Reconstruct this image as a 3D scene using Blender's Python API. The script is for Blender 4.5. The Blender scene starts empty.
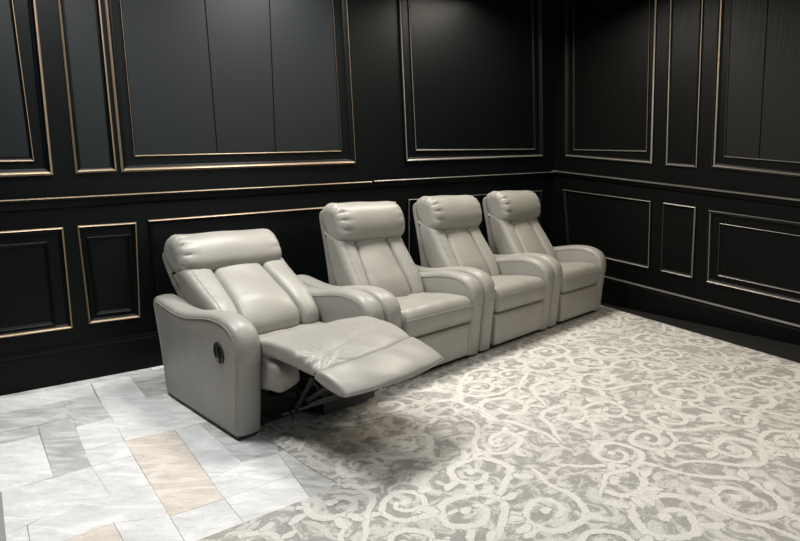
import bpy, math, random
from math import sin, cos, pi, radians, atan2, sqrt, hypot
from mathutils import Vector, Matrix
S = bpy.context.scene
COL = S.collection
random.seed(7)

# ------------------------------------------------------------------ helpers
def mesh_obj(name, verts, faces, mats, parent=None, smooth=True, angle=50, fmat=None, flat=None):
    me = bpy.data.meshes.new(name)
    me.from_pydata([tuple(v) for v in verts], [], faces)
    if not isinstance(mats, (list, tuple)):
        mats = [mats]
    for m in mats:
        me.materials.append(m)
    for i, p in enumerate(me.polygons):
        p.use_smooth = smooth
        if fmat:
            p.material_index = fmat[i]
    if flat:
        for i in flat:
            me.polygons[i].use_smooth = False
    me.update()
    if smooth:
        me.set_sharp_from_angle(angle=radians(angle))
    o = bpy.data.objects.new(name, me)
    COL.objects.link(o)
    if parent:
        o.parent = parent
    return o

def struct(o):
    o['kind'] = 'structure'
    return o

class MB:
    """collects verts and faces"""
    def __init__(s): s.v = []; s.f = []; s.m = []; s.flat = []
    def add(s, v, f, m=0, flat=()):
        b = len(s.v); fb = len(s.f)
        s.v += [tuple(p) for p in v]; s.f += [tuple(i + b for i in q) for q in f]
        s.m += [m] * len(f); s.flat += [fb + i for i in flat]
    def box(s, lo, hi, m=0):
        x0, y0, z0 = lo; x1, y1, z1 = hi
        s.add([(x0,y0,z0),(x1,y0,z0),(x1,y1,z0),(x0,y1,z0),(x0,y0,z1),(x1,y0,z1),(x1,y1,z1),(x0,y1,z1)],
              [(3,2,1,0),(4,5,6,7),(0,1,5,4),(1,2,6,5),(2,3,7,6),(3,0,4,7)], m)
    def bar(s, a, b, w, t, m=0):
        a = Vector(a); b = Vector(b); d = (b - a).normalized()
        sx = d.cross(Vector((0, 0, 1)))
        if sx.length < 1e-3: sx = Vector((1, 0, 0))
        sx.normalize(); up = sx.cross(d).normalized()
        v = []
        for p in (a, b):
            for i, j in ((-1,-1),(1,-1),(1,1),(-1,1)):
                v.append(p + sx * i * w / 2 + up * j * t / 2)
        s.add(v, [(3,2,1,0),(4,5,6,7),(0,1,5,4),(1,2,6,5),(2,3,7,6),(3,0,4,7)], m)
    def tube(s, pts, r, n=6, m=0, closed=False):
        P = [Vector(p) for p in pts]; v = []; f = []; N = len(P)
        prev = None
        for i, p in enumerate(P):
            d = (P[(i + 1) % N] - P[i - 1]) if closed else (P[min(i + 1, N - 1)] - P[max(i - 1, 0)])
            d.normalize()
            if prev is None:
                a = d.cross(Vector((0, 0, 1)))
                if a.length < .05: a = d.cross(Vector((1, 0, 0)))
            else:
                a = prev - d * prev.dot(d)
            a.normalize(); prev = a; b = d.cross(a)
            for k in range(n):
                t = 2 * pi * k / n
                v.append(p + a * cos(t) * r + b * sin(t) * r)
        for i in range(N if closed else N - 1):
            j = (i + 1) % N
            for k in range(n):
                l = (k + 1) % n
                f.append((i*n+k, i*n+l, j*n+l, j*n+k))
        if not closed:
            f.append(tuple(range(n))[::-1]); f.append(tuple((N-1)*n+k for k in range(n)))
        s.add(v, f, m)
    def build(s, name, mats, parent=None, smooth=True, angle=50):
        return mesh_obj(name, s.v, s.f, mats, parent, smooth, angle, s.m, s.flat)

def catmull(P, n, closed=False):
    """resample a 2D control polyline with a Catmull-Rom spline, evenly by length"""
    N = len(P); out = []
    segs = N if closed else N - 1
    for i in range(segs):
        if closed:
            p0, p1, p2, p3 = P[i-1], P[i], P[(i+1) % N], P[(i+2) % N]
        else:
            p0, p1, p2, p3 = P[max(i-1, 0)], P[i], P[i+1], P[min(i+2, N-1)]
        for k in range(16):
            t = k / 16
            out.append(tuple(.5*(2*b+(c-a)*t+(2*a-5*b+4*c-d)*t*t+(3*b-a-3*c+d)*t**3) for a, b, c, d in zip(p0, p1, p2, p3)))
    if closed: out.append(out[0])
    else: out.append(tuple(P[-1]))
    L = [0]
    for a, b in zip(out, out[1:]): L.append(L[-1] + math.dist(a, b))
    res = []; j = 0
    for i in range(n):
        s = L[-1] * i / (n if closed else n - 1)
        while j < len(L) - 2 and L[j+1] < s: j += 1
        t = (s - L[j]) / max(1e-9, L[j+1] - L[j])
        res.append(tuple(a + (b - a) * t for a, b in zip(out[j], out[j+1])))
    return res

def normals2(P, closed):
    """outward normals assuming clockwise... resolved by signed area"""
    N = len(P); A = sum(P[i][0]*P[(i+1) % N][1] - P[(i+1) % N][0]*P[i][1] for i in range(N))
    sg = 1 if A > 0 else -1
    out = []
    for i in range(N):
        a = P[i-1] if (closed or i > 0) else P[i]
        b = P[(i+1) % N] if (closed or i < N-1) else P[i]
        dx, dy = b[0]-a[0], b[1]-a[1]; l = hypot(dx, dy) or 1
        out.append((dy/l*sg, -dx/l*sg))
    return out

def loft(mb, prof, stations, n=48, disp=None, m=0):
    """prof: closed (Y,Z) outline; stations: list of (x, inset)"""
    P = catmull(prof, n, True); Nn = normals2(P, True)
    v = []; f = []
    for x, ins in stations:
        for (y, z), (ny, nz) in zip(P, Nn):
            q = (x, y - ny * ins, z - nz * ins)
            v.append(disp(q, (0, ny, nz)) if disp else q)
    M = len(stations)
    A = sum(P[i][0]*P[(i+1) % n][1] - P[(i+1) % n][0]*P[i][1] for i in range(n))
    for i in range(M - 1):
        for k in range(n):
            l = (k + 1) % n
            q = (i*n+k, i*n+l, (i+1)*n+l, (i+1)*n+k)
            f.append(q if A < 0 else q[::-1])
    c0 = tuple(range(n)); c1 = tuple((M-1)*n+k for k in range(n))
    f.append(c0 if A > 0 else c0[::-1]); f.append(c1[::-1] if A > 0 else c1)
    if A > 0: f[-2] = c0[::-1]; f[-1] = c1
    else: f[-2] = c0; f[-1] = c1[::-1]
    mb.add(v, f, m)

def ends(x0, x1, r, k=8, puff=1.0):
    """stations with rounded ends of radius r"""
    st = []
    for i in range(7):
        t = i / 6 * pi / 2
        st.append((x0 + r * puff * (1 - sin(t)), r * (1 - cos(pi / 2 - t)) if False else r * (1 - sin(t)) ** 1 if False else r * (1 - sqrt(max(0, 1 - (1 - sin(t)) ** 2))) if False else None))
    st = []
    for i in range(7):                       # quarter circle from the end face to the full section
        a = pi / 2 * i / 6
        st.append((x0 + r * puff * (1 - cos(a)), r * (1 - sin(a))))
    mid = [(x0 + r * puff + (x1 - x0 - 2 * r * puff) * j / k, 0) for j in range(1, k)]
    en = [(x1 - (x - x0), i) for x, i in st[::-1]]
    return st + mid + en

# ------------------------------------------------------------------ materials
def new_mat(name):
    m = bpy.data.materials.new(name); m.use_nodes = True
    nt = m.node_tree; b = nt.nodes['Principled BSDF']
    return m, nt, b
def N(nt, t, **kw):
    n = nt.nodes.new(t)
    for k, v in kw.items():
        if k.startswith('i_'):
            n.inputs[int(k[2:]) if k[2:].isdigit() else k[2:].replace('_', ' ')].default_value = v
        else: setattr(n, k, v)
    return n
def ramp(nt, stops, interp='LINEAR'):
    n = nt.nodes.new('ShaderNodeValToRGB'); cr = n.color_ramp; cr.interpolation = interp
    while len(cr.elements) < len(stops): cr.elements.new(.5)
    for e, (p, c) in zip(cr.elements, stops):
        e.position = p; e.color = (*c, 1) if len(c) == 3 else c
    return n
def srgb(r, g, b):
    f = lambda c: (c/255/12.92) if c/255 <= .04045 else ((c/255+.055)/1.055) ** 2.4
    return (f(r), f(g), f(b))

def leather():
    m, nt, b = new_mat('grey_leather'); L = nt.links
    tc = N(nt, 'ShaderNodeTexCoord')
    n1 = N(nt, 'ShaderNodeTexNoise'); n1.inputs['Scale'].default_value = 5; n1.inputs['Detail'].default_value = 3
    L.new(tc.outputs['Object'], n1.inputs['Vector'])
    r = ramp(nt, [(.3, LEA[0]), (.7, LEA[1])]); L.new(n1.outputs['Fac'], r.inputs['Fac'])
    L.new(r.outputs['Color'], b.inputs['Base Color'])
    b.inputs['Roughness'].default_value = .40
    b.inputs['Specular IOR Level'].default_value = .4
    v = N(nt, 'ShaderNodeTexVoronoi'); v.inputs['Scale'].default_value = 420; L.new(tc.outputs['Object'], v.inputs['Vector'])
    n2 = N(nt, 'ShaderNodeTexNoise'); n2.inputs['Scale'].default_value = 16; n2.inputs['Detail'].default_value = 4; n2.inputs['Distortion'].default_value = .6
    L.new(tc.outputs['Object'], n2.inputs['Vector'])
    b1 = N(nt, 'ShaderNodeBump'); b1.inputs['Strength'].default_value = .12; b1.inputs['Distance'].default_value = .001
    L.new(v.outputs['Distance'], b1.inputs['Height'])
    b2 = N(nt, 'ShaderNodeBump'); b2.inputs['Strength'].default_value = .12; b2.inputs['Distance'].default_value = .010
    L.new(n2.outputs['Fac'], b2.inputs['Height']); L.new(b1.outputs['Normal'], b2.inputs['Normal'])
    L.new(b2.outputs['Normal'], b.inputs['Normal'])
    return m
LEA = [(.270, .262, .234), (.304, .296, .266)]

def plain(name, col, rough=.5, metal=0, spec=.5):
    m, nt, b = new_mat(name)
    b.inputs['Base Color'].default_value = (*col, 1); b.inputs['Roughness'].default_value = rough
    b.inputs['Metallic'].default_value = metal; b.inputs['Specular IOR Level'].default_value = spec
    n = N(nt, 'ShaderNodeTexNoise'); n.inputs['Scale'].default_value = 60
    mr = N(nt, 'ShaderNodeMapRange'); mr.inputs[3].default_value = rough * .85; mr.inputs[4].default_value = min(1, rough * 1.15)
    nt.links.new(n.outputs['Fac'], mr.inputs[0]); nt.links.new(mr.outputs[0], b.inputs['Roughness'])
    return m

def wall_paint(name, col, rough, grain):
    m, nt, b = new_mat(name); L = nt.links
    b.inputs['Base Color'].default_value = (*col, 1)
    b.inputs['Roughness'].default_value = rough
    b.inputs['Specular IOR Level'].default_value = .15
    tc = N(nt, 'ShaderNodeTexCoord'); mp = N(nt, 'ShaderNodeMapping'); mp.inputs['Scale'].default_value = (9, 9, .5)
    L.new(tc.outputs['Object'], mp.inputs['Vector'])
    n = N(nt, 'ShaderNodeTexNoise'); n.inputs['Scale'].default_value = 6; n.inputs['Detail'].default_value = 6; n.inputs['Roughness'].default_value = .65
    L.new(mp.outputs['Vector'], n.inputs['Vector'])
    bu = N(nt, 'ShaderNodeBump'); bu.inputs['Strength'].default_value = grain; bu.inputs['Distance'].default_value = .004
    L.new(n.outputs['Fac'], bu.inputs['Height']); L.new(bu.outputs['Normal'], b.inputs['Normal'])
    mr = N(nt, 'ShaderNodeMapRange'); mr.inputs[3].default_value = rough * .9; mr.inputs[4].default_value = rough * 1.2
    L.new(n.outputs['Fac'], mr.inputs[0]); L.new(mr.outputs[0], b.inputs['Roughness'])
    return m

def marble(name, dark, light, beige=False):
    m, nt, b = new_mat(name); L = nt.links
    tc = N(nt, 'ShaderNodeTexCoord'); at = N(nt, 'ShaderNodeAttribute', attribute_name='tile_tone')
    mp = N(nt, 'ShaderNodeMapping'); L.new(tc.outputs['Object'], mp.inputs['Vector'])
    sh = N(nt, 'ShaderNodeVectorMath', operation='SCALE'); sh.inputs['Scale'].default_value = 7
    L.new(at.outputs['Color'], sh.inputs[0])
    ad = N(nt, 'ShaderNodeVectorMath', operation='ADD'); L.new(mp.outputs['Vector'], ad.inputs[0]); L.new(sh.outputs[0], ad.inputs[1])
    sc = N(nt, 'ShaderNodeMapping'); sc.inputs['Rotation'].default_value = (0, 0, -.62); sc.inputs['Scale'].default_value = (2.2, 6.5, 1)
    L.new(ad.outputs[0], sc.inputs['Vector'])
    n = N(nt, 'ShaderNodeTexNoise'); n.inputs['Scale'].default_value = 1.6; n.inputs['Detail'].default_value = 8; n.inputs['Roughness'].default_value = .62; n.inputs['Distortion'].default_value = 1.3
    L.new(sc.outputs['Vector'], n.inputs['Vector'])
    r = ramp(nt, [(.32, dark), (.5, tuple((a+c)/2 for a, c in zip(dark, light))), (.62, light)])
    L.new(n.outputs['Fac'], r.inputs['Fac'])
    n3 = N(nt, 'ShaderNodeTexNoise'); n3.inputs['Scale'].default_value = 3.2; n3.inputs['Detail'].default_value = 9; n3.inputs['Distortion'].default_value = 2.2
    L.new(sc.outputs['Vector'], n3.inputs['Vector'])
    vr = ramp(nt, [(.475, (1, 1, 1)), (.5, (.72, .71, .70)), (.525, (1, 1, 1))]); L.new(n3.outputs['Fac'], vr.inputs['Fac'])
    mx = N(nt, 'ShaderNodeMix', data_type='RGBA', blend_type='MULTIPLY'); mx.inputs[0].default_value = .55
    L.new(r.outputs['Color'], mx.inputs[6]); L.new(vr.outputs['Color'], mx.inputs[7])
    L.new(mx.outputs[2], b.inputs['Base Color'])
    b.inputs['Roughness'].default_value = .42; b.inputs['Specular IOR Level'].default_value = .4
    return m

def rug_pile(name, scroll):
    m, nt, b = new_mat(name); L = nt.links
    tc = N(nt, 'ShaderNodeTexCoord')
    n = N(nt, 'ShaderNodeTexNoise'); n.inputs['Scale'].default_value = 8.5; n.inputs['Detail'].default_value = 5; n.inputs['Roughness'].default_value = .62; n.inputs['Distortion'].default_value = 1.9
    L.new(tc.outputs['Object'], n.inputs['Vector'])
    r = ramp(nt, [(.40, RUG[0]), (.49, RUG[1]), (.515, RUG[2]), (.60, RUG[3])]); L.new(n.outputs['Fac'], r.inputs['Fac'])
    col = r.outputs['Color']
    if scroll:
        at = N(nt, 'ShaderNodeAttribute', attribute_name='pile_edge')
        n2 = N(nt, 'ShaderNodeTexNoise'); n2.inputs['Scale'].default_value = 34; n2.inputs['Detail'].default_value = 4; n2.inputs['Roughness'].default_value = .7
        L.new(tc.outputs['Object'], n2.inputs['Vector'])
        ma = N(nt, 'ShaderNodeMath', operation='MULTIPLY_ADD'); ma.inputs[1].default_value = 2.6; ma.inputs[2].default_value = -1.3; L.new(n2.outputs['Fac'], ma.inputs[0])
        ad = N(nt, 'ShaderNodeMath', operation='ADD'); L.new(at.outputs['Fac'], ad.inputs[0]); L.new(ma.outputs[0], ad.inputs[1])
        mr = N(nt, 'ShaderNodeMapRange'); mr.inputs[1].default_value = .35; mr.inputs[2].default_value = .6; L.new(ad.outputs[0], mr.inputs[0])
        mm = N(nt, 'ShaderNodeMix', data_type='RGBA'); L.new(mr.outputs[0], mm.inputs[0]); L.new(col, mm.inputs[6]); mm.inputs[7].default_value = (*RUG[4], 1)
        col = mm.outputs[2]
    g = N(nt, 'ShaderNodeTexNoise'); g.inputs['Scale'].default_value = 170; g.inputs['Detail'].default_value = 2; L.new(tc.outputs['Object'], g.inputs['Vector'])
    gr = ramp(nt, [(.3, (.80, .80, .80)), (.7, (1.08, 1.08, 1.08))]); L.new(g.outputs['Fac'], gr.inputs['Fac'])
    mx = N(nt, 'ShaderNodeMix', data_type='RGBA', blend_type='MULTIPLY'); mx.inputs[0].default_value = 1
    L.new(col, mx.inputs[6]); L.new(gr.outputs['Color'], mx.inputs[7]); L.new(mx.outputs[2], b.inputs['Base Color'])
    b.inputs['Roughness'].default_value = .95; b.inputs['Specular IOR Level'].default_value = .1
    bu = N(nt, 'ShaderNodeBump'); bu.inputs['Strength'].default_value = .4; bu.inputs['Distance'].default_value = .004
    L.new(g.outputs['Fac'], bu.inputs['Height']); L.new(bu.outputs['Normal'], b.inputs['Normal'])
    return m
RUG = [(.35, .34, .315), (.40, .39, .36), (.54, .53, .49), (.60, .59, .55), (.66, .65, .605)]

def dark_wood():
    m, nt, b = new_mat('dark_wood_boards'); L = nt.links
    tc = N(nt, 'ShaderNodeTexCoord'); mp = N(nt, 'ShaderNodeMapping')
    mp.inputs['Rotation'].default_value = (0, 0, 1.02); mp.inputs['Scale'].default_value = (1.2, 14, 1)
    L.new(tc.outputs['Object'], mp.inputs['Vector'])
    n = N(nt, 'ShaderNodeTexNoise'); n.inputs['Scale'].default_value = 4; n.inputs['Detail'].default_value = 6; L.new(mp.outputs['Vector'], n.inputs['Vector'])
    r = ramp(nt, [(.3, (.006, .006, .006)), (.7, (.02, .02, .02))]); L.new(n.outputs['Fac'], r.inputs['Fac'])
    L.new(r.outputs['Color'], b.inputs['Base Color']); b.inputs['Roughness'].default_value = .55
    b.inputs['Specular IOR Level'].default_value = .3
    return m

M_LEA = leather()
M_BLK = plain('black_plastic', (.008, .008, .008), .5)
M_MET = plain('dark_steel', (.02, .02, .02), .45, .6)
M_CHR = plain('worn_steel', (.10, .10, .10), .4, .8)
M_WALL = wall_paint('black_satin_paint', (.0016, .0026, .0028), .40, .02)
M_WALLR = wall_paint('black_stained_wood', (.0022, .0026, .0023), .42, .40)
M_FIELD = wall_paint('black_paint_sheen', (.0060, .0092, .0096), .46, .02)  # the black paint lightened, standing in for light reflected in the panels
M_FIELDR = wall_paint('black_wood_sheen', (.0062, .0070, .0064), .46, .6)  # lighter copy of the wall wood, glow on the boards put into the colour
for m_ in (M_FIELD, M_FIELDR): m_.node_tree.nodes['Principled BSDF'].inputs['Specular IOR Level'].default_value = .26
M_GOLD = plain('champagne_gilding', (.28, .21, .14), .42, .55)
M_GLINT = plain('moulding_glint', (.25, .235, .21), .40, .6)  # pale metal standing in for the white highlights along the mouldings
M_MWHITE = marble('white_marble', (.58, .585, .585), (.79, .795, .795))
M_MGREY = marble('grey_marble', (.36, .365, .36), (.66, .665, .66))
M_MBEIGE = marble('beige_marble', (.53, .46, .385), (.74, .70, .645))
M_GROUT = plain('grout', (.27, .265, .255), .9)
M_WOOD = dark_wood()
M_RUG = rug_pile('rug_pile', False); M_SCR = rug_pile('rug_scroll_pile', True)

# ------------------------------------------------------------------ the place: axes
YAW_ROW = 0.77709; ROW0 = (-0.78377, 2.46819)
def row_pt(x, y, z=0):
    c, s = cos(YAW_ROW), sin(YAW_ROW)
    return Vector((ROW0[0] + x*c - y*s, ROW0[1] + x*s + y*c, z))
CORNER = Vector((1.70219, 6.12871, 0))
YB = 0.63439; YS = -1.02
DB = Vector((-cos(YB), -sin(YB), 0)); NB = Vector((sin(YB), -cos(YB), 0))      # along the back wall leftwards; into the room
DSd = Vector((cos(YS), sin(YS), 0)); NS = Vector((sin(YS), -cos(YS), 0))       # along the right wall towards the viewer
def WB(u, z, d=0): return CORNER + DB * u + NB * d + Vector((0, 0, z))
def WS(u, z, d=0): return CORNER + DSd * u + NS * d + Vector((0, 0, z))
TOP = 3.35

# ------------------------------------------------------------------ walls
def wall(name, W, length, mats, boards):
    mb = MB()
    v = [W(-.12 if W is WS else -.12, -.02, 0), W(length, -.02, 0), W(length, TOP, 0), W(-.12, TOP, 0)]
    v += [W(-.12, -.02, -.15), W(length, -.02, -.15), W(length, TOP, -.15), W(-.12, TOP, -.15)]
    mb.add(v, [(0,1,2,3), (7,6,5,4), (0,4,5,1), (1,5,6,2), (2,6,7,3), (3,7,4,0)])
    for q in boards:                                   # flat boards that fill a panel, a dark joint between them
        a = [W(u, z, .001) for u, z in q]; b = [W(u, z, .008) for u, z in q]
        mb.add(a + b, [(4,5,6,7), (0,1,5,4), (1,2,6,5), (2,3,7,6), (3,0,4,7)], 1)
    return struct(mb.build(name, mats, smooth=False))
def line_u(u0, z0, u1, z1): return lambda z: u0 + (u1 - u0) * (z - z0) / (z1 - z0)
g = .004
cl, g1, g2, cr = line_u(4.241,1.41,4.255,2.4), line_u(3.702,1.45,3.728,2.456), line_u(3.267,1.47,3.265,2.54), line_u(2.697,1.48,2.74,2.63)
def zc(u): return 1.409 + (4.241 - u) * .0479
bb = []
for a, b in ((cl, g1), (g1, g2), (g2, cr)):
    ua, ub = a(1.45) - g, b(1.45) + g
    bb.append([(ua, zc(ua) + .012), (ub, zc(ub) + .012), (b(TOP) + g, TOP), (a(TOP) - g, TOP)])
bb.append([(4.548,1.335),(4.384,1.346),(4.400,TOP),(4.556,TOP)])
bb.append([(5.8,1.36),(4.806,1.396),(4.84,TOP),(5.8,TOP)])
wall('wall_back', WB, 6.2, [M_WALL, M_FIELD], bb)
sb = []
def zg(v): return 1.42 - .127 * (v - 1.83)
for a, b in ((line_u(1.84,1.42,1.79,2.64), line_u(2.10,1.4,2.06,2.57)), (line_u(2.10,1.4,2.06,2.57), line_u(2.47,1.35,2.42,2.6)), (line_u(2.47,1.35,2.42,2.6), line_u(3.0,1.3,2.95,2.6))):
    ua, ub = a(1.4) + g, b(1.4) - g
    sb.append([(ua, zg(ua) + .012), (ub, zg(ub) + .012), (b(TOP) - g, TOP), (a(TOP) + g, TOP)])
wall('wall_right', WS, 4.2, [M_WALLR, M_FIELDR], sb)

tn = [0]
def inset_quad(q, d):
    out = []; n = len(q)
    cx = sum(p[0] for p in q)/n; cz = sum(p[1] for p in q)/n
    ln = []
    for i in range(n):
        a, b = q[i], q[(i+1) % n]; dx, dz = b[0]-a[0], b[1]-a[1]; l = hypot(dx, dz)
        nx, nz = -dz/l, dx/l
        if (cx-a[0])*nx + (cz-a[1])*nz < 0: nx, nz = -nx, -nz
        ln.append((nx, nz, nx*a[0]+nz*a[1]+d))
    for i in range(n):
        a = ln[i-1]; b = ln[i]; D = a[0]*b[1]-a[1]*b[0]
        out.append(((a[2]*b[1]-a[1]*b[2])/D, (a[0]*b[2]-a[2]*b[0])/D))
    return out
def frame(W, q, w, h, mats, gilt_glint=(1, 2), sides=(0, 1, 2, 3)):
    """a mitred moulding round the quad q (outer edge) of width w, height h; profile step numbers in gilt are gilded or carry a painted highlight"""
    prof = [(0, 0), (0, h*.55), (w*.14, h*.85), (w*.30, h), (w*.46, h*.80), (w*.62, h*.45), (w*.85, h*.30), (w, h*.12), (w, 0)]
    rings = []
    for ins, d in prof:
        rings.append([W(u, z, d + .0005) for u, z in inset_quad(q, ins)])
    v = [p for r in rings for p in r]; f = []; m = []
    for i in range(len(prof) - 1):
        for k in range(4):
            l = (k + 1) % 4
            f.append((i*4+k, i*4+l, (i+1)*4+l, (i+1)*4+k)); m.append(1 if k in sides and (i in gilt_glint or (k == 0 and gilt_glint and i in (3, 4))) else 0)  # bottom edges coloured further in, for light caught on their upward faces
    tn[0] += 1
    o = mesh_obj('trim_%d' % tn[0], v, f, mats, smooth=False, fmat=m)
    return struct(o)
GB = [M_WALL, M_GOLD]; GS = [M_WALLR, M_GLINT]
T = TOP - .05
# upper panels of the back wall (outer moulding, thin inner moulding)
frame(WB, [(5.9,1.24),(4.697,1.291),(4.69,T),(5.9,T)], .040, .022, GB)
frame(WB, [(5.8,1.33),(4.782,1.368),(4.82,T-.1),(5.8,T-.1)], .022, .012, GB, (2,))
frame(WB, [(4.580,1.300),(4.350,1.314),(4.372,T),(4.588,T)], .036, .022, GB)
frame(WB, [(4.326,1.309),(2.567,1.389),(2.645,T),(4.348,T)], .042, .026, GB)
frame(WB, [(4.243,1.408),(2.695,1.483),(2.765,T-.1),(4.262,T-.1)], .020, .013, GB, (2,))
frame(WB, [(2.050,1.414),(.207,1.498),(.330,T),(2.145,T)], .040, .024, [M_WALL, M_GLINT], (2,))
frame(WB, [(1.938,1.512),(.324,1.569),(.445,T-.1),(2.04,T-.1)], .020, .012, [M_WALL, M_GLINT], (2,))
# lower panels of the back wall
frame(WB, [(5.9,.343),(4.678,.343),(4.674,.979),(5.9,.945)], .030, .022, GB)
frame(WB, [(5.8,.378),(4.768,.378),(4.760,.898),(5.8,.875)], .022, .012, GB, ())
frame(WB, [(4.588,.356),(4.286,.352),(4.261,.990),(4.600,.983)], .030, .022, GB)
frame(WB, [(4.545,.405),(4.330,.402),(4.305,.914),(4.556,.911)], .022, .012, GB, ())
frame(WB, [(4.165,.358),(2.14,.40),(2.16,1.072),(4.193,1.000)], .030, .022, GB, (1, 2), (2,))
frame(WB, [(2.030,.43),(.207,.47),(.207,1.147),(2.030,1.091)], .030, .022, [M_WALL, M_GLINT], (2,))
# right wall
frame(WS, [(.165,1.500),(1.19,1.388),(1.115,T),(.07,T)], .034, .022, GS)
frame(WS, [(.265,1.560),(1.13,1.498),(1.055,T-.1),(.17,T-.1)], .018, .012, GS, (2,))
frame(WS, [(1.32,1.370),(1.612,1.338),(1.535,T),(1.235,T)], .030, .022, GS, (1, 4))
frame(WS, [(1.74,1.340),(3.5,1.10),(3.4,T),(1.665,T)], .040, .026, GS, (1, 4))
frame(WS, [(1.83,1.420),(3.42,1.22),(3.33,T-.1),(1.76,T-.1)], .018, .013, GS, (2,))
frame(WS, [(.25,.500),(1.232,.420),(1.208,1.052),(.15,1.155)], .028, .022, GS, (2,), (0, 1, 2))
frame(WS, [(1.35,.412),(1.65,.388),(1.632,1.010),(1.33,1.042)], .028, .022, GS)
frame(WS, [(1.77,.372),(3.5,.235),(3.45,.815),(1.74,.988)], .034, .024, GS, (1, 4))
frame(WS, [(1.86,.44),(3.42,.31),(3.38,.73),(1.84,.885)], .018, .013, GS, (2,))

def ledge(name, W, pts, prof, mats, gilt_glint=()):
    """a moulding that runs along a wall: pts = [(u, z)] and prof = [(dz, depth)] from top to bottom"""
    v = []; f = []; m = []
    for u, z in pts:
        for dz, d in prof: v.append(W(u, z + dz, d))
    n = len(prof)
    for i in range(len(pts) - 1):
        for k in range(n - 1):
            f.append((i*n+k, i*n+k+1, (i+1)*n+k+1, (i+1)*n+k)); m.append(1 if k in gilt_glint else 0)  # highlight lines of rail and baseboard painted on the chosen steps
    return struct(mesh_obj(name, v, f, mats, smooth=False, fmat=m))
RAIL = [(.012, 0), (.010, .030), (.004, .036), (-.010, .034), (-.018, .022), (-.040, .018), (-.052, .010), (-.060, 0)]
ledge('trim_90', WB, [(6.1, 1.094), (2.42, 1.238)], RAIL, GB, (1,))
ledge('trim_91', WB, [(2.40, 1.243), (0, 1.336)], RAIL, [M_WALL, M_GLINT], (1,))
ledge('trim_92', WS, [(0, 1.358), (4.0, .91)], RAIL, GS, (2,))
BASE = [(.0, 0), (-.004, .016), (-.020, .020), (-.034, .014), (-.05, .018)]
ledge('baseboard_back', WB, [(6.1, .236), (0, .250)], BASE + [(-.30, .018)], GB, ())
ledge('baseboard_right', WS, [(0, .350), (4.0, .045)], BASE + [(-.45, .018)], [M_WALLR, M_GLINT], (1,))

# ------------------------------------------------------------------ floor: marble tiles, dark boards along the right wall
def floor():
    mb = MB(); tones = []
    # bed
    a, b, c, d = WB(6.2, 0), CORNER, WS(4.2, 0), WS(4.2, 0) - Vector((4.6, .2, 0))
    ex = [WB(6.2, -.006), CORNER + Vector((0, 0, -.006)), WS(4.2, -.006), Vector((3.0, -1.2, -.006)), Vector((-4.2, -1.2, -.006))]
    mb.add(ex, [(0, 4, 3, 2, 1)], 3); tones.append(0)
    # traced flagstones, outlines in floor metres
    def tile(pts, mat, z=0.0, gap=.0012):
        q = inset_quad(pts, gap) if len(pts) == 4 else pts
        n = len(q)
        v = [(x, y, z) for x, y in q] + [(x, y, z - .005) for x, y in q]
        A = sum(q[i][0]*q[(i+1) % n][1] - q[(i+1) % n][0]*q[i][1] for i in range(n))
        top = tuple(range(n)) if A > 0 else tuple(range(n))[::-1]
        f = [top] + [(k, n+k, n+(k+1) % n, (k+1) % n) for k in range(n)]
        t = random.random()
        mb.add(v, f, mat); tones.extend([t] * len(f))
    for mat, q in TILES: tile(q, mat)
    # the rest of the paving: running bond along the back wall, a hair lower
    def at(u, d): p = CORNER + DB*u + NB*d; return (p.x, p.y)
    v = [(x, y, -.001) for x, y in GROUT]; mb.add(v, [tuple(range(len(v)))], 3); tones.append(0)
    r = 0; dd = .02
    while dd < 5.5:
        h = (.24, .30, .24)[r % 3]; u = -.4 + (.37 * r) % .6
        while u < 6.2:
            w = random.choice((.6, .6, .45))
            q = [at(u, dd), at(u+w, dd), at(u+w, dd+h), at(u, dd+h)]
            tile(q, random.choice((0, 0, 0, 1)), -.0022)
            u += w
        dd += h; r += 1
    # dark boards beside the rug
    k = 0
    for d0 in (0, .19, .38, .57):
        q = [WS(-.1, 0, d0), WS(4.2, 0, d0), WS(4.2, 0, d0+.19), WS(-.1, 0, d0+.19)]
        tile([(p.x, p.y) for p in q], 4, .001, .0008)
    o = mb.build('floor', [M_MWHITE, M_MGREY, M_MBEIGE, M_GROUT, M_WOOD], smooth=False)
    at_ = o.data.attributes.new('tile_tone', 'FLOAT_COLOR', 'FACE')
    for i, t in enumerate(tones): at_.data[i].color = (t, (t*7.3) % 1, (t*3.7) % 1, 1)
    struct(o)
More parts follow.
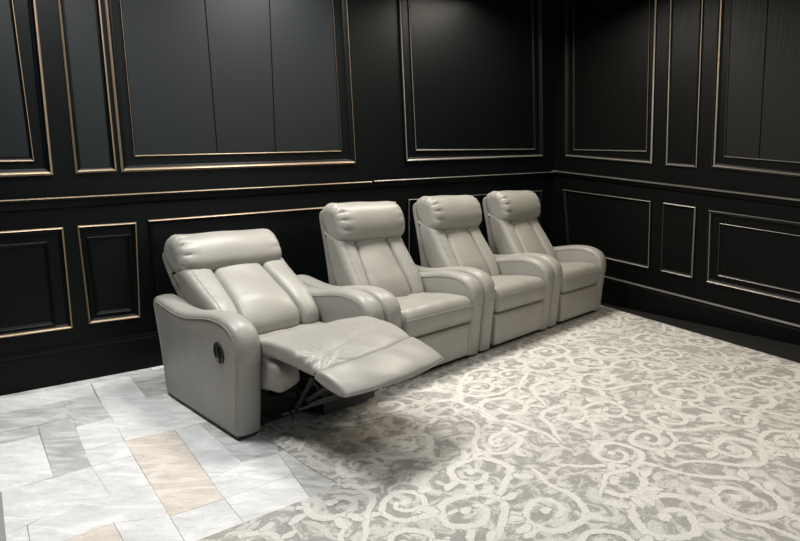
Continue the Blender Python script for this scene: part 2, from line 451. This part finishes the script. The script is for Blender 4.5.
#TILES#
TILES = [
  (0, [(-2.26, 2.791), (-1.952, 3.007), (-1.828, 3.12), (-1.953, 3.296), (-2.35, 3.057), (-2.426, 3.011)]),
  (0, [(-1.947, 3.296), (-1.778, 3.436), (-1.485, 3.05), (-1.684, 2.938)]),
  (1, [(-1.778, 3.436), (-1.611, 3.589), (-1.306, 3.186), (-1.485, 3.05)]),
  (1, [(-1.952, 3.007), (-1.828, 3.12), (-1.557, 2.787), (-1.678, 2.665)]),
  (0, [(-1.684, 2.938), (-1.485, 3.05), (-1.105, 3.345), (-0.818, 2.869), (-1.148, 2.621), (-1.348, 2.505), (-1.557, 2.787)]),
  (0, [(-1.678, 2.665), (-1.557, 2.787), (-1.348, 2.511), (-1.489, 2.408)]),
  (0, [(-1.489, 2.408), (-1.348, 2.511), (-1.231, 2.352), (-1.373, 2.261)]),
  (1, [(-2.26, 2.791), (-1.952, 3.007), (-1.767, 2.783), (-2.084, 2.557)]),
  (1, [(-2.084, 2.557), (-1.886, 2.687), (-1.808, 2.577), (-1.989, 2.431)]),
  (1, [(-1.886, 2.687), (-1.767, 2.783), (-1.373, 2.261), (-1.482, 2.17)]),
  (0, [(-1.989, 2.431), (-1.808, 2.577), (-1.482, 2.17), (-1.627, 2.062), (-1.685, 2.029)]),
  (0, [(-1.627, 2.062), (-1.373, 2.261), (-1.171, 2.033), (-1.336, 1.897), (-1.414, 1.785)]),
  (0, [(-1.373, 2.261), (-1.231, 2.352), (-1.043, 2.109), (-1.171, 2.033)]),
  (0, [(-1.336, 1.897), (-1.171, 2.033), (-1.043, 2.109), (-0.87, 1.885), (-1.061, 1.849), (-1.258, 1.69), (-1.371, 1.84)]),
  (2, [(-1.258, 1.69), (-1.061, 1.849), (-0.946, 1.711), (-1.003, 1.617)]),
  (0, [(-1.414, 1.785), (-1.375, 1.84), (-1.258, 1.69), (-1.305, 1.635)]),
  (2, [(-1.348, 2.505), (-1.148, 2.621), (-0.7, 1.999), (-0.87, 1.885)]),
  (0, [(-1.148, 2.621), (-1.048, 2.691), (-0.709, 2.284), (-0.805, 2.145)]),
  (0, [(-0.805, 2.145), (-0.709, 2.284), (-0.566, 2.364), (-0.467, 2.185), (-0.7, 1.999)]),
  (1, [(-1.048, 2.691), (-0.943, 2.797), (-0.6, 2.469), (-0.566, 2.364), (-0.709, 2.284)]),
  (0, [(-0.87, 1.885), (-0.7, 1.999), (-0.578, 1.839), (-0.742, 1.72)]),
  (0, [(-1.061, 1.849), (-0.87, 1.885), (-0.742, 1.72), (-0.946, 1.711)]),
  (0, [(-0.7, 1.999), (-0.467, 2.185), (-0.361, 2.0), (-0.578, 1.839)]),
  (1, [(-0.574, 2.38), (-0.328, 2.554), (-0.196, 2.115), (-0.361, 2.0)]),
]
GROUT = [(-2.426, 3.011), (-2.35, 3.057), (-1.953, 3.296), (-1.611, 3.589), (-1.306, 3.186), (-1.105, 3.345), (-0.818, 2.869), (-1.048, 2.691), (-0.943, 2.797), (-0.6, 2.469), (-0.328, 2.554), (-0.196, 2.115), (-0.361, 2.0), (-0.578, 1.839), (-0.742, 1.72), (-0.946, 1.711), (-1.003, 1.617), (-1.305, 1.635), (-1.685, 2.029)]
floor()

# ------------------------------------------------------------------ rug
def rug():
    mb = MB(); th = .004
    out = [(.115, .80), (.10, .1), (.12, -.2), (.105, -.45), (.115, -.625), (.0, -.635), (-.25, -.60), (-.5, -.565), (-1.6, -.45), (-2.2, -3.2),
           (2.56, -3.2), (3.25, -1.67), (4.04, .09), (4.27, .78)]
    P = [row_pt(x, y) for x, y in out]; n = len(P)
    v = [(p.x, p.y, th) for p in P] + [(p.x, p.y, .0002) for p in P]
    top = tuple(range(n))
    A = sum(P[i].x*P[(i+1) % n].y - P[(i+1) % n].x*P[i].y for i in range(n))
    if A < 0: top = top[::-1]
    mb.add(v, [top] + [(k, n+k, n+(k+1) % n, (k+1) % n) for k in range(n)], 0)
    # carved scrolls: ribbons of longer pile
    def inside(x, y, m=.03):
        if y > -.02 or y < -2.9: return False
        if x < .12 + m and y > -.62 - m: return False
        if y > -.56 - m and x < .12: return False
        if x < -1.5: return False
        xr = 4.04 + (y - .09) * (.79 / 1.76)
        return x < xr - m
    edge = {}; zc_ = [0]
    def ribbon(pts, wid, z=0):
        zc_[0] += 1; z = th + .0003 + zc_[0]*1.2e-6
        v = []; f = []; L = len(pts); e = []
        for i, (x, y) in enumerate(pts):
            a = pts[max(0, i-1)]; b = pts[min(L-1, i+1)]
            dx, dy = b[0]-a[0], b[1]-a[1]; l = hypot(dx, dy) or 1
            t = i/(L-1); w = wid(t)*.53 + .003
            for s, ed in ((-1, 0), (-.45, 1), (.45, 1), (1, 0)):
                p = row_pt(x - dy/l*w*s, y + dx/l*w*s); v.append((p.x, p.y, z + t*1.1e-6))
                e.append(ed*min(1, t*12, (1-t)*12))
        ok = [inside(*p) for p in pts]
        for i in range(L-1):
            if ok[i] and ok[i+1]:
                for k in range(3): f.append((4*i+k, 4*i+4+k, 4*i+5+k, 4*i+1+k))
        if f:
            b0 = len(mb.v); mb.add(v, f, 1)
            for i, q in enumerate(e): edge[b0 + i] = q
    rr = random.Random(11)
    centres = list(SCROLLS)
    tries = 0
    while tries < 6000:
        tries += 1
        x, y = rr.uniform(-1.4, 4.0), rr.uniform(-2.6, -.05)
        if not inside(x, y): continue
        r = rr.uniform(.11, .17)
        if all(hypot(x-a, y-b) > (r + c) * 1.02 for a, b, c in centres): centres.append((x, y, r))
    zi = 0
    for (cx, cy, R) in centres:
        h = rr.choice((-1, 1)); a0 = rr.uniform(0, 2*pi); turns = rr.uniform(1.1, 1.55)
        zi += 1; z = th + .0006 + (zi % 17) * .00008
        pts = []; n = 46
        ex = rr.uniform(.82, 1.0)
        for i in range(n):
            t = i/(n-1); ang = a0 + h*t*turns*2*pi; r = R*(.16 + .84*(1-t)**.8)
            pts.append((cx + cos(ang)*r*1.12, cy + sin(ang)*r*ex))
        # tail: leaves the outer end along its tangent and bends the other way
        x, y = pts[0]; tx, ty = pts[0][0]-pts[1][0], pts[0][1]-pts[1][1]; d = atan2(ty, tx)
        tail = []; ln = rr.uniform(1.6, 2.6)*R; bend = -h*rr.uniform(-.4, 1.6)/ln
        for i in range(1, 22):
            d += -bend*ln/21; x += cos(d)*ln/21; y += sin(d)*ln/21; tail.append((x, y))
        al = tail[::-1] + pts
        al = [(x + .007*sin(y*31 + x*17 + zi), y + .007*sin(x*29 - y*13 + zi*2)) for x, y in al]
        k = R*.22
        ribbon(al, lambda t: k*(.25 + 1.0*sin(min(1, t*1.3)*pi*.62))*(1.15 - .45*t), z)
        ex_, ey_ = cx, cy
        bud = [(cx + R*.3*(i/10-.5), cy + R*.12*sin(i/10*3)) for i in range(11)]
        ribbon(bud, lambda t: R*.30*(.3 + .7*sin(t*pi)), z + .00003)
        for q in range(rr.randint(3, 6)):
            i0 = rr.randint(4, 30); x, y = pts[i0]; bx, by = x-cx, y-cy; l = hypot(bx, by)
            d = atan2(by, bx) + h*rr.uniform(-1.2, -.3); lf = []
            for i in range(12):
                d += h*.10; x += cos(d)*R*.055; y += sin(d)*R*.055; lf.append((x, y))
            ribbon(lf, lambda t: R*.26*sin(min(1, t*.95+.05)*pi)**.7 + .002, z + .00004)
    o = mb.build('rug', [M_RUG, M_SCR], smooth=False)
    at_ = o.data.attributes.new('pile_edge', 'FLOAT', 'POINT')
    for i, q in edge.items(): at_.data[i].value = q
    o['label'] = 'pale grey carpet rug with cream scrolls in front of the recliners'
    o['category'] = 'rug'
#SCROLLS#
SCROLLS = [(0.819, -1.687, 0.17), (0.924, -1.446, 0.14), (1.584, -1.702, 0.15), (1.146, -1.835, 0.16), (1.413, -1.385, 0.12), (1.153, -1.33, 0.13), (2.154, -1.287, 0.17), (2.338, -1.54, 0.18), (1.72, -1.358, 0.14), (1.601, -1.091, 0.13), (1.394, -0.972, 0.14), (0.549, -1.352, 0.14), (1.385, -0.384, 0.15), (1.256, -0.681, 0.17), (0.558, -0.589, 0.15), (0.574, -0.98, 0.16), (0.208, -0.935, 0.11), (0.335, -1.138, 0.15), (0.895, -0.888, 0.14), (0.812, -0.188, 0.13), (0.449, -0.313, 0.1), (3.139, -0.717, 0.17), (1.998, -0.842, 0.16), (2.305, -0.629, 0.15), (3.359, -1.025, 0.17)]
rug()

# ------------------------------------------------------------------ recliner
W = .95; AW = .130
ARM = [(0, .022), (-.012, .10), (-.020, .20), (-.030, .30), (-.042, .39), (-.044, .45), (-.030, .507), (.008, .552), (.07, .581), (.15, .594),
       (.25, .592), (.36, .578), (.48, .558), (.58, .549), (.68, .552), (.80, .568), (.90, .582), (.955, .580), (.980, .556), (.970, .49), (.925, .3), (.888, .1), (.872, .022)]
def arm_stations():
    P = catmull(ARM, 70); 
    A = P + []
    Nn = normals2(P, False)
    return P, Nn
def make_arm(root, x0, outer_latch=False):
    P, Nn = arm_stations(); n = len(P)
    sec = [(0, .032), (.002, .022), (.008, .012), (.018, .0045), (.034, .0), (AW*.5, -.004)]
    sec = sec + [(AW - x, i) for x, i in sec[:-1][::-1]]
    mb = MB(); v = []; f = []; K = len(sec)
    for (x, ins) in sec:
        for (y, z), (ny, nz) in zip(P, Nn):
            v.append((x0 + x, y - ny*ins, max(.022, z - nz*ins) if z > .03 else .022))
    for i in range(K - 1):
        for k in range(n - 1):
            f.append((i*n+k, i*n+k+1, (i+1)*n+k+1, (i+1)*n+k))
        f.append((i*n, (i+1)*n, (i+1)*n+n-1, i*n+n-1))
    flat = [len(f), len(f)+1]
    f.append(tuple(range(n))[::-1]); f.append(tuple((K-1)*n + k for k in range(n)))
    mb.add(v, f, 0, flat)
    a = mb.build('armrest', M_LEA, root, angle=60)
    pm = MB()
    for x in (-.0005, AW + .0005):
        pm.tube([(x0 + x, y - ny*.030, max(.024, z - nz*.030)) for (y, z), (ny, nz) in list(zip(P, Nn))[1:-1]], .0028, 6)
    # welt across the front where the arm pad ends
    j = min(range(30), key=lambda k: abs(P[k][1] - .372))
    pm.tube([(x0 + x, P[j][0] - Nn[j][0]*ins - .0005, P[j][1] + .012*abs(x/AW-.5)) for x, ins in sec], .0028, 6)
    pm.build('piping', M_LEA, a)
    return a

def X_upright(p): return p
def make_recliner(open_=False):
    root = bpy.data.objects.new('recliner', None); COL.objects.link(root)
    root.empty_display_size = .2
    make_arm(root, .006); make_arm(root, W - AW - .006)
    # plinth and dark inside of the chair
    b = MB(); b.box((.014, .02, 0), (AW-.012, .86, .03)); b.box((W-AW+.012, .02, 0), (W-.014, .86, .03)); b.box((AW-.012, .09 if open_ else .03, 0), (W-AW+.012, .84, .03))
    b.build('base_plinth', M_BLK, root, smooth=False)
    b = MB(); b.box((AW+.003, .10 if open_ else .06, .03), (W-AW-.003, .80, .25)); b.build('inner_frame', M_BLK, root, smooth=False)
    xl, xr = AW + .009, W - AW - .009
    cx = W/2
    # seat cushion
    def crown(q, nrm):
        x, y, z = q; u = (x - cx)/((xr-xl)/2)
        if z > .39 and not open_: z += .008*(1-u*u)*max(0, min(1, (.5-y)*3))
        if open_ and z > .40: z += .022*math.exp(-((abs(u) - .82)/.14)**2)*max(0, min(1, (.42-y)*8))
        for s in (-.36, .36):                                      # darts in the top
            z -= .007*math.exp(-((u-s)/.05)**2)*max(0, min(1, (z-.395)*20))*max(0, min(1, (y+.0)*3))
        z += .0025*sin(x*37+y*23)*max(0, nrm[2])
        return (x, y, z)
    sy = -.03 if open_ else 0
    seat = [(.58, .30), (.30, .275), (.02, .275), (-.035, .285), (-.052, .33), (-.056, .385), (-.050, .432), (-.034, .470), (.0, .490), (.06, .494), (.20, .484), (.38, .468), (.55, .455), (.60, .41)]
    seat = [(y, z - .034*max(0, min(1, (z-.33)/.08))) for y, z in seat]
    mb = MB()
    if open_: seat = [(y + (.10 if y < .1 else 0), z - .050 + .002 if z > .35 else z - .01) for y, z in seat]
    loft(mb, seat, ends(xl + .002, xr - .002, .042, 16), 60, crown)
    s = mb.build('seat_cushion', M_LEA, root)
    if not open_:
        pm = MB(); st = ends(xl, xr, .035, 16)
        pm.tube([(x, -.0535 + i*.7, .402 - i*.4) for x, i in st[3:-3]], .0026, 6)
        pm.build('piping', M_LEA, s)
    # footrest
    if not open_:
        mb = MB()
        fp = [(.02, .05), (-.018, .045), (-.027, .06), (-.030, .15), (-.033, .24), (-.026, .258), (.02, .262), (.03, .15)]
        loft(mb, fp, ends(xl + .002, xr - .002, .012, 10), 44)
        f = mb.build('footrest', M_LEA, root)
        pm = MB(); pm.tube([(xr-.035, -.0285, .052), (xr-.034, -.032, .15), (xr-.033, -.0345, .245)], .0022, 6); pm.build('piping', M_LEA, f)
    else:
        def wr(q, nrm):
            x, y, z = q; u = (x - cx)/.33
            top = max(0, nrm[2])
            z += top*(.012*(1-u*u))
            # a curved seam runs across the pad, with gathers fanning from its left end
            yl = -.23 + .11*u - .035*u*u
            if y > -.37: z -= top*.008*math.exp(-((y - yl)/.011)**2)*min(1, max(0, (1.02-abs(u))*9))
            dx, dy = x - .215, y + .315
            r = hypot(dx, dy); an = atan2(dy, dx)
            if y > -.37: z += top*.009*sin(an*10)*math.exp(-(r/.13)**2)*(1-math.exp(-(r/.045)**2))
            z += top*.002*sin(x*31+y*17)
            # the crease between the pads bows forward in the middle
            y0 = y
            k = max(0, min(1, (.08-y)/.68)); wk = min(1, k*1.5)*(1 - .6*max(0, (k-.68)/.32))
            y -= .045*(1-u*u)*max(0, min(1, (.1-y)*3)) + .085*(.5-.5*u)*wk
            x = cx + (x - cx)*(1 - .055*k*k); z -= .010*k
            return (x, y, z)
        mb = MB()
        pad1 = [(.085, .430), (.055, .462), (.01, .482), (-.06, .493), (-.16, .491), (-.26, .482), (-.34, .462), (-.385, .440), (-.382, .415), (-.32, .406), (-.18, .414), (-.04, .412), (.06, .402)]
        loft(mb, pad1, ends(xl - .005, xr + .005, .021, 44), 150, wr)
        f = mb.build('footrest', M_LEA, root)
        mb = MB()
        pad2 = [(-.370, .430), (-.395, .446), (-.44, .443), (-.50, .429), (-.56, .411), (-.60, .394), (-.612, .381), (-.60, .370), (-.54, .366), (-.44, .378), (-.36, .400)]
        loft(mb, pad2, ends(xl - .008, xr + .008, .016, 40), 110, wr)
        mb.build('footrest_pad', M_LEA, f)
        pm = MB()
        pm.tube([wr((x, -.612 + i*.6, .380), (0, 0, 0)) for x, i in ends(xl-.008, xr+.008, .016, 26)[2:-2]], .0025, 6)
        pm.tube([wr((cx-.02, -.39-.012*k, .455-.0043*k), (0, 0, .8)) for k in range(17)], .0018, 6)
        pm.build('piping', M_LEA, f)
        mb = MB()                                                   # soft side gusset below the pad
        def wg(q, nrm):
            x, y, z = q
            return (x + .006*sin(z*60+y*40)*nrm[2] , y + .008*sin(z*55+x*30), z + .006*sin(y*50+x*60))
        gus = [(.14, .28), (.10, .228), (.0, .222), (-.11, .238), (-.160, .275), (-.165, .36), (-.10, .410), (.0, .425), (.12, .425)]
        loft(mb, gus, ends(xl - .002, xl + .13, .045, 6), 44, wg)
        mb.build('side_gusset', M_LEA, f)
        # lever linkage
        mb = MB()
        for x in (xl + .10, xr - .10):
            mb.bar((x, .20, .13), (x, -.16, .22), .012, .022); mb.bar((x+.014, .12, .30), (x+.014, -.24, .20), .012, .022)
            mb.bar((x, -.14, .13), (x, -.30, .34), .012, .022); mb.bar((x+.014, -.22, .20), (x+.014, -.46, .36), .012, .020)
            mb.bar((x+.007, -.30, .375), (x+.007, -.56, .365), .016, .010)
        mb.build('linkage', M_MET, f, smooth=False)['label'] = 'dark metal lever linkage under the footrest'
        mb = MB()
        mb.tube([(xl+.05, -.10, .115), (xl+.30, -.13, .12), (xr-.05, -.13, .12)], .010, 8); mb.tube([(xl+.10, -.06, .14), (xl+.06, -.20, .10)], .008, 8)
        mb.tube([(xl+.12, -.24, .19), (xr-.12, -.24, .19)], .009, 8); mb.tube([(xl+.15, -.2, .30), (xl+.17, -.28, .22)], .006, 8)
        mb.build('cross_bar', M_CHR, f)
        mb = MB(); mb.bar((xl+.005, .6, .06), (xl+.005, .0, .06), .012, .05); mb.bar((xr-.005, .6, .06), (xr-.005, .0, .06), .012, .05)
        mb.box((xl+.30, -.10, .03), (xr-.02, .12, .24)); mb.build('rail_dark_fill', M_BLK, root, smooth=False)  # the black box fills in the dark space below the footrest
    # back: shell, three channels, headrest, all leaning about the hip
    piv = Vector((0, .50, .42)); dl = radians(27) if open_ else 0
    oy, oz = (.0, -.018) if open_ else (0, -.020)
    def lean(q):
        d = Vector(q) - piv
        return (q[0], piv.y + oy + d.y*cos(dl) + d.z*sin(dl), piv.z + oz - d.y*sin(dl) + d.z*cos(dl))
    wd = .08 if open_ else -.03
    def widen(x, z): return cx + (x - cx)*(1 + wd*max(0, min(1, (z-.5)/.35)))
    mb = MB()
    shell = [(.55, .40), (.61, .55), (.67, .72), (.735, .92), (.805, 1.045), (.83, 1.062), (.862, 1.045), (.868, 1.00), (.845, .90), (.80, .72), (.76, .52), (.74, .38), (.66, .35)]
    loft(mb, shell, ends(xl + (.015 if open_ else .048), xr - .015, .018, 8), 56, lambda q, n_: lean((widen(q[0], q[2]), q[1], q[2])))
    sh = mb.build('back_shell', M_LEA, root)
    chan = [(.50, .345), (.425, .360), (.392, .440), (.428, .56), (.480, .64), (.535, .72), (.590, .80), (.635, .868), (.68, .905), (.79, .925), (.785, .85), (.72, .66), (.62, .48), (.57, .42)]
    for (a, b_, side) in ((xl + (.010 if open_ else .024), xl + .188, -1), (xl + .185, xr - .185, 0), (xr - .188, xr - .010, 1)):
        mb = MB()
        xs_ = (a + .046) if side < 0 else (b_ - .046)
        def dz(q, nrm, side=side, xs_=xs_, b_=b_, a=a):
            x, y, z = q; fr = max(0, -nrm[1])
            if side:                                             # gathers along the outer seam
                d = abs(x - xs_)/.03
                k = .0035*sin(z*115 + x*60)*math.exp(-d*d)*fr*max(0, min(1, (z-.45)*8))
                y += nrm[1]*k; z += nrm[2]*k
            uu = (x - a)/(b_ - a)*2 - 1
            k = .003*sin(z*21 + x*17)*fr + .013*(1 - uu*uu)*fr
            y += nrm[1]*k; z += nrm[2]*k
            t = 1 - max(0, min(1, (z-.45)/.40))                     # the middle channel widens towards the seat
            if side: x = (a if side < 0 else b_) + (x - (a if side < 0 else b_))*(1 - .24*t)
            else: x = cx + (x - cx)*(1 + .27*t)
            return lean((widen(x, z), y, z))
        loft(mb, chan, ends(a, b_, .042, 14, .8), 64, dz)
        c = mb.build('backrest_channel', M_LEA, root)
        if side:
            pm = MB(); P = catmull(chan, 64, True); Nn = normals2(P, True)
            pts = [dz((xs_, y + ny*.0008, z + nz*.0008), (0, ny, nz)) for (y, z), (ny, nz) in zip(P, Nn) if -ny > .35 and z > .47 and z < .87]
            pm.tube(pts, .0019, 6); pm.build('seam', M_LEA, c)
    mb = MB()
    head = [(.680, .828), (.622, .842), (.588, .880), (.580, .940), (.592, 1.005), (.622, 1.062), (.672, 1.100), (.740, 1.112), (.800, 1.096), (.835, 1.048), (.828, .98), (.79, .90), (.74, .845)]
    hl, hr = (cx - .355, cx + .335) if open_ else (cx - .300, cx + .332)
    def wh(q, nrm):
        x, y, z = q
        e = min(x - hl, hr - x)
        an = atan2(z - .98, y - .72)
        k = (.004 - .013*(.5 + .5*sin(an*13 + .9 - e*9))**6)*math.exp(-((e - .045)/.045)**2)*(1 if x < cx else .4) + .0015*sin(x*19 + z*11)
        k += .006*(1 - ((x - cx)/.37)**2) - .004
        y += nrm[1]*k; z += nrm[2]*k
        return lean((x, y, z))
    loft(mb, head, ends(hl, hr, .058, 22, .9), 72, wh)
    mb.build('headrest', M_LEA, root)
    return root

def latch(root):
    """oval black release latch set in the outer side of the arm"""
    def ov(ry, rz, x, n=28, tilt=.65):
        out = []
        for k in range(n):
            a = 2*pi*k/n; y, z = ry*cos(a), rz*sin(a)
            out.append((x, .150 + y*cos(tilt) + z*sin(tilt), .412 - y*sin(tilt) + z*cos(tilt)))
        return out
    mb = MB(); n = 28
    rings = [ov(.046, .055, .008), ov(.046, .055, -.001), ov(.039, .048, -.002), ov(.037, .046, .005)]
    v = [p for r in rings for p in r]; f = []
    for i in range(3):
        for k in range(n): f.append((i*n+k, i*n+(k+1) % n, (i+1)*n+(k+1) % n, (i+1)*n+k))
    f.append(tuple(3*n+k for k in range(n)))
    mb.add(v, f)
    o = mb.build('release_latch', M_BLK, root); o['label'] = 'black oval release latch set in the arm'
    mb = MB(); mb.tube([(.002, .135, .385), (-.003, .150, .41), (.002, .163, .436)], .008, 10); mb.build('latch_grip', M_BLK, o)

GROUP = 'row of grey leather recliners'
def place(o, x, y=0, rz=0, s=1):
    p = row_pt(x, y, .0042)
    o.location = p; o.rotation_euler = (0, 0, YAW_ROW + rz); o.scale = (1, 1, s)
def tag(o, label):
    o['label'] = label; o['category'] = 'recliner'; o['group'] = GROUP
def dup(root):
    r = root.copy(); COL.objects.link(r)
    for ch in list(root.children):
        c = ch.copy(); COL.objects.link(c); c.parent = r
        for g_ in list(ch.children):
            d = g_.copy(); COL.objects.link(d); d.parent = c
    return r
r1 = make_recliner(True); latch(r1); place(r1, 0)
tag(r1, 'reclined grey leather armchair with raised footrest, standing on the marble tiles')
r2 = make_recliner(False); place(r2, W)
tag(r2, 'upright grey leather recliner right beside the reclined one with the raised footrest')
r3 = dup(r2); place(r3, 2*W, s=1.025)
tag(r3, 'upright grey leather recliner with an upright recliner on each side')
r4 = dup(r2); place(r4, 3*W, s=1.05)
tag(r4, 'upright grey leather recliner at the far end of the row by the room corner')

# ------------------------------------------------------------------ lights, world, camera
def area(name, loc, target, sx, sy, power, col=(1, 1, 1), spread=180):
    l = bpy.data.lights.new(name, 'AREA'); l.shape = 'RECTANGLE'; l.size = sx; l.size_y = sy; l.energy = power; l.color = col
    l.spread = radians(spread)
    o = bpy.data.objects.new(name, l); COL.objects.link(o); o.location = loc
    o.rotation_euler = (Vector(target) - Vector(loc)).to_track_quat('-Z', 'Y').to_euler()
    return o
def spot(name, loc, target, power, ang, blend=.6, r=.06, col=(1, 1, 1)):
    l = bpy.data.lights.new(name, 'SPOT'); l.energy = power; l.spot_size = radians(ang); l.spot_blend = blend; l.shadow_soft_size = r; l.color = col
    o = bpy.data.objects.new(name, l); COL.objects.link(o); o.location = loc
    o.rotation_euler = (Vector(target) - Vector(loc)).to_track_quat('-Z', 'Y').to_euler()
    return o
#LIGHTS#
def rl(x, y, z): p = row_pt(x, y, z); return (p.x, p.y, p.z)
# recessed downlights over the row, added overhead fills, an added light for the back wall sheen
for x, y, e, c in ((-.45, .45, 44, (1, .99, .97)), (1.1, .60, 44, (1, .97, .92)), (2.9, .45, 38, (1, .92, .80))):
    area('ceiling_downlight', rl(x, y, 3.0), rl(x, y - .25, 0), .6, .6, e, c, 160)
area('ceiling_fill', rl(.6, -1.7, 3.1), rl(.8, -1.2, 0), 1.8, 1.0, 21, (.95, .98, 1), 170)  # added soft fill above the front of the room
area('ceiling_fill', (3.5, 1.5, 3.1), (2.7, 3.2, 0), 1.0, 1.0, 30, (1, .78, .56), 170)  # added warm fill for the right side of the carpet
area('sheen_fill', (4.0, -.9, 2.1), (-1.4, 3.8, 1.6), 1.4, 1.5, 24, (.86, .96, 1), 180)  # added cool light for the back wall sheen, no window is known there
WORLD = .010
w = bpy.data.worlds.new('World'); S.world = w; w.use_nodes = True
w.node_tree.nodes['Background'].inputs['Color'].default_value = (1, 1, 1, 1)
w.node_tree.nodes['Background'].inputs['Strength'].default_value = WORLD

F = 547.9125; PIT = .1567755; ROL = -.0075538; H = 1.22433
cam = bpy.data.cameras.new('camera'); cam.sensor_width = 36; cam.lens = F*36/800; cam.clip_start = .05
co = bpy.data.objects.new('camera', cam); COL.objects.link(co)
fw = Vector((0, cos(PIT), -sin(PIT))); rt = Vector((1, 0, 0)); up = Vector((0, sin(PIT), cos(PIT)))
r_ = rt*cos(ROL) + up*sin(ROL); u_ = -rt*sin(ROL) + up*cos(ROL)
m = Matrix.Identity(4)
for i in range(3): m[i][0] = r_[i]; m[i][1] = u_[i]; m[i][2] = -fw[i]; m[i][3] = (0, 0, H)[i]
co.matrix_world = m
S.camera = co
S.view_settings.view_transform = 'Standard'; S.view_settings.look = 'None'
S.view_settings.exposure = .27; S.view_settings.gamma = 1; S.view_settings.use_curve_mapping = False
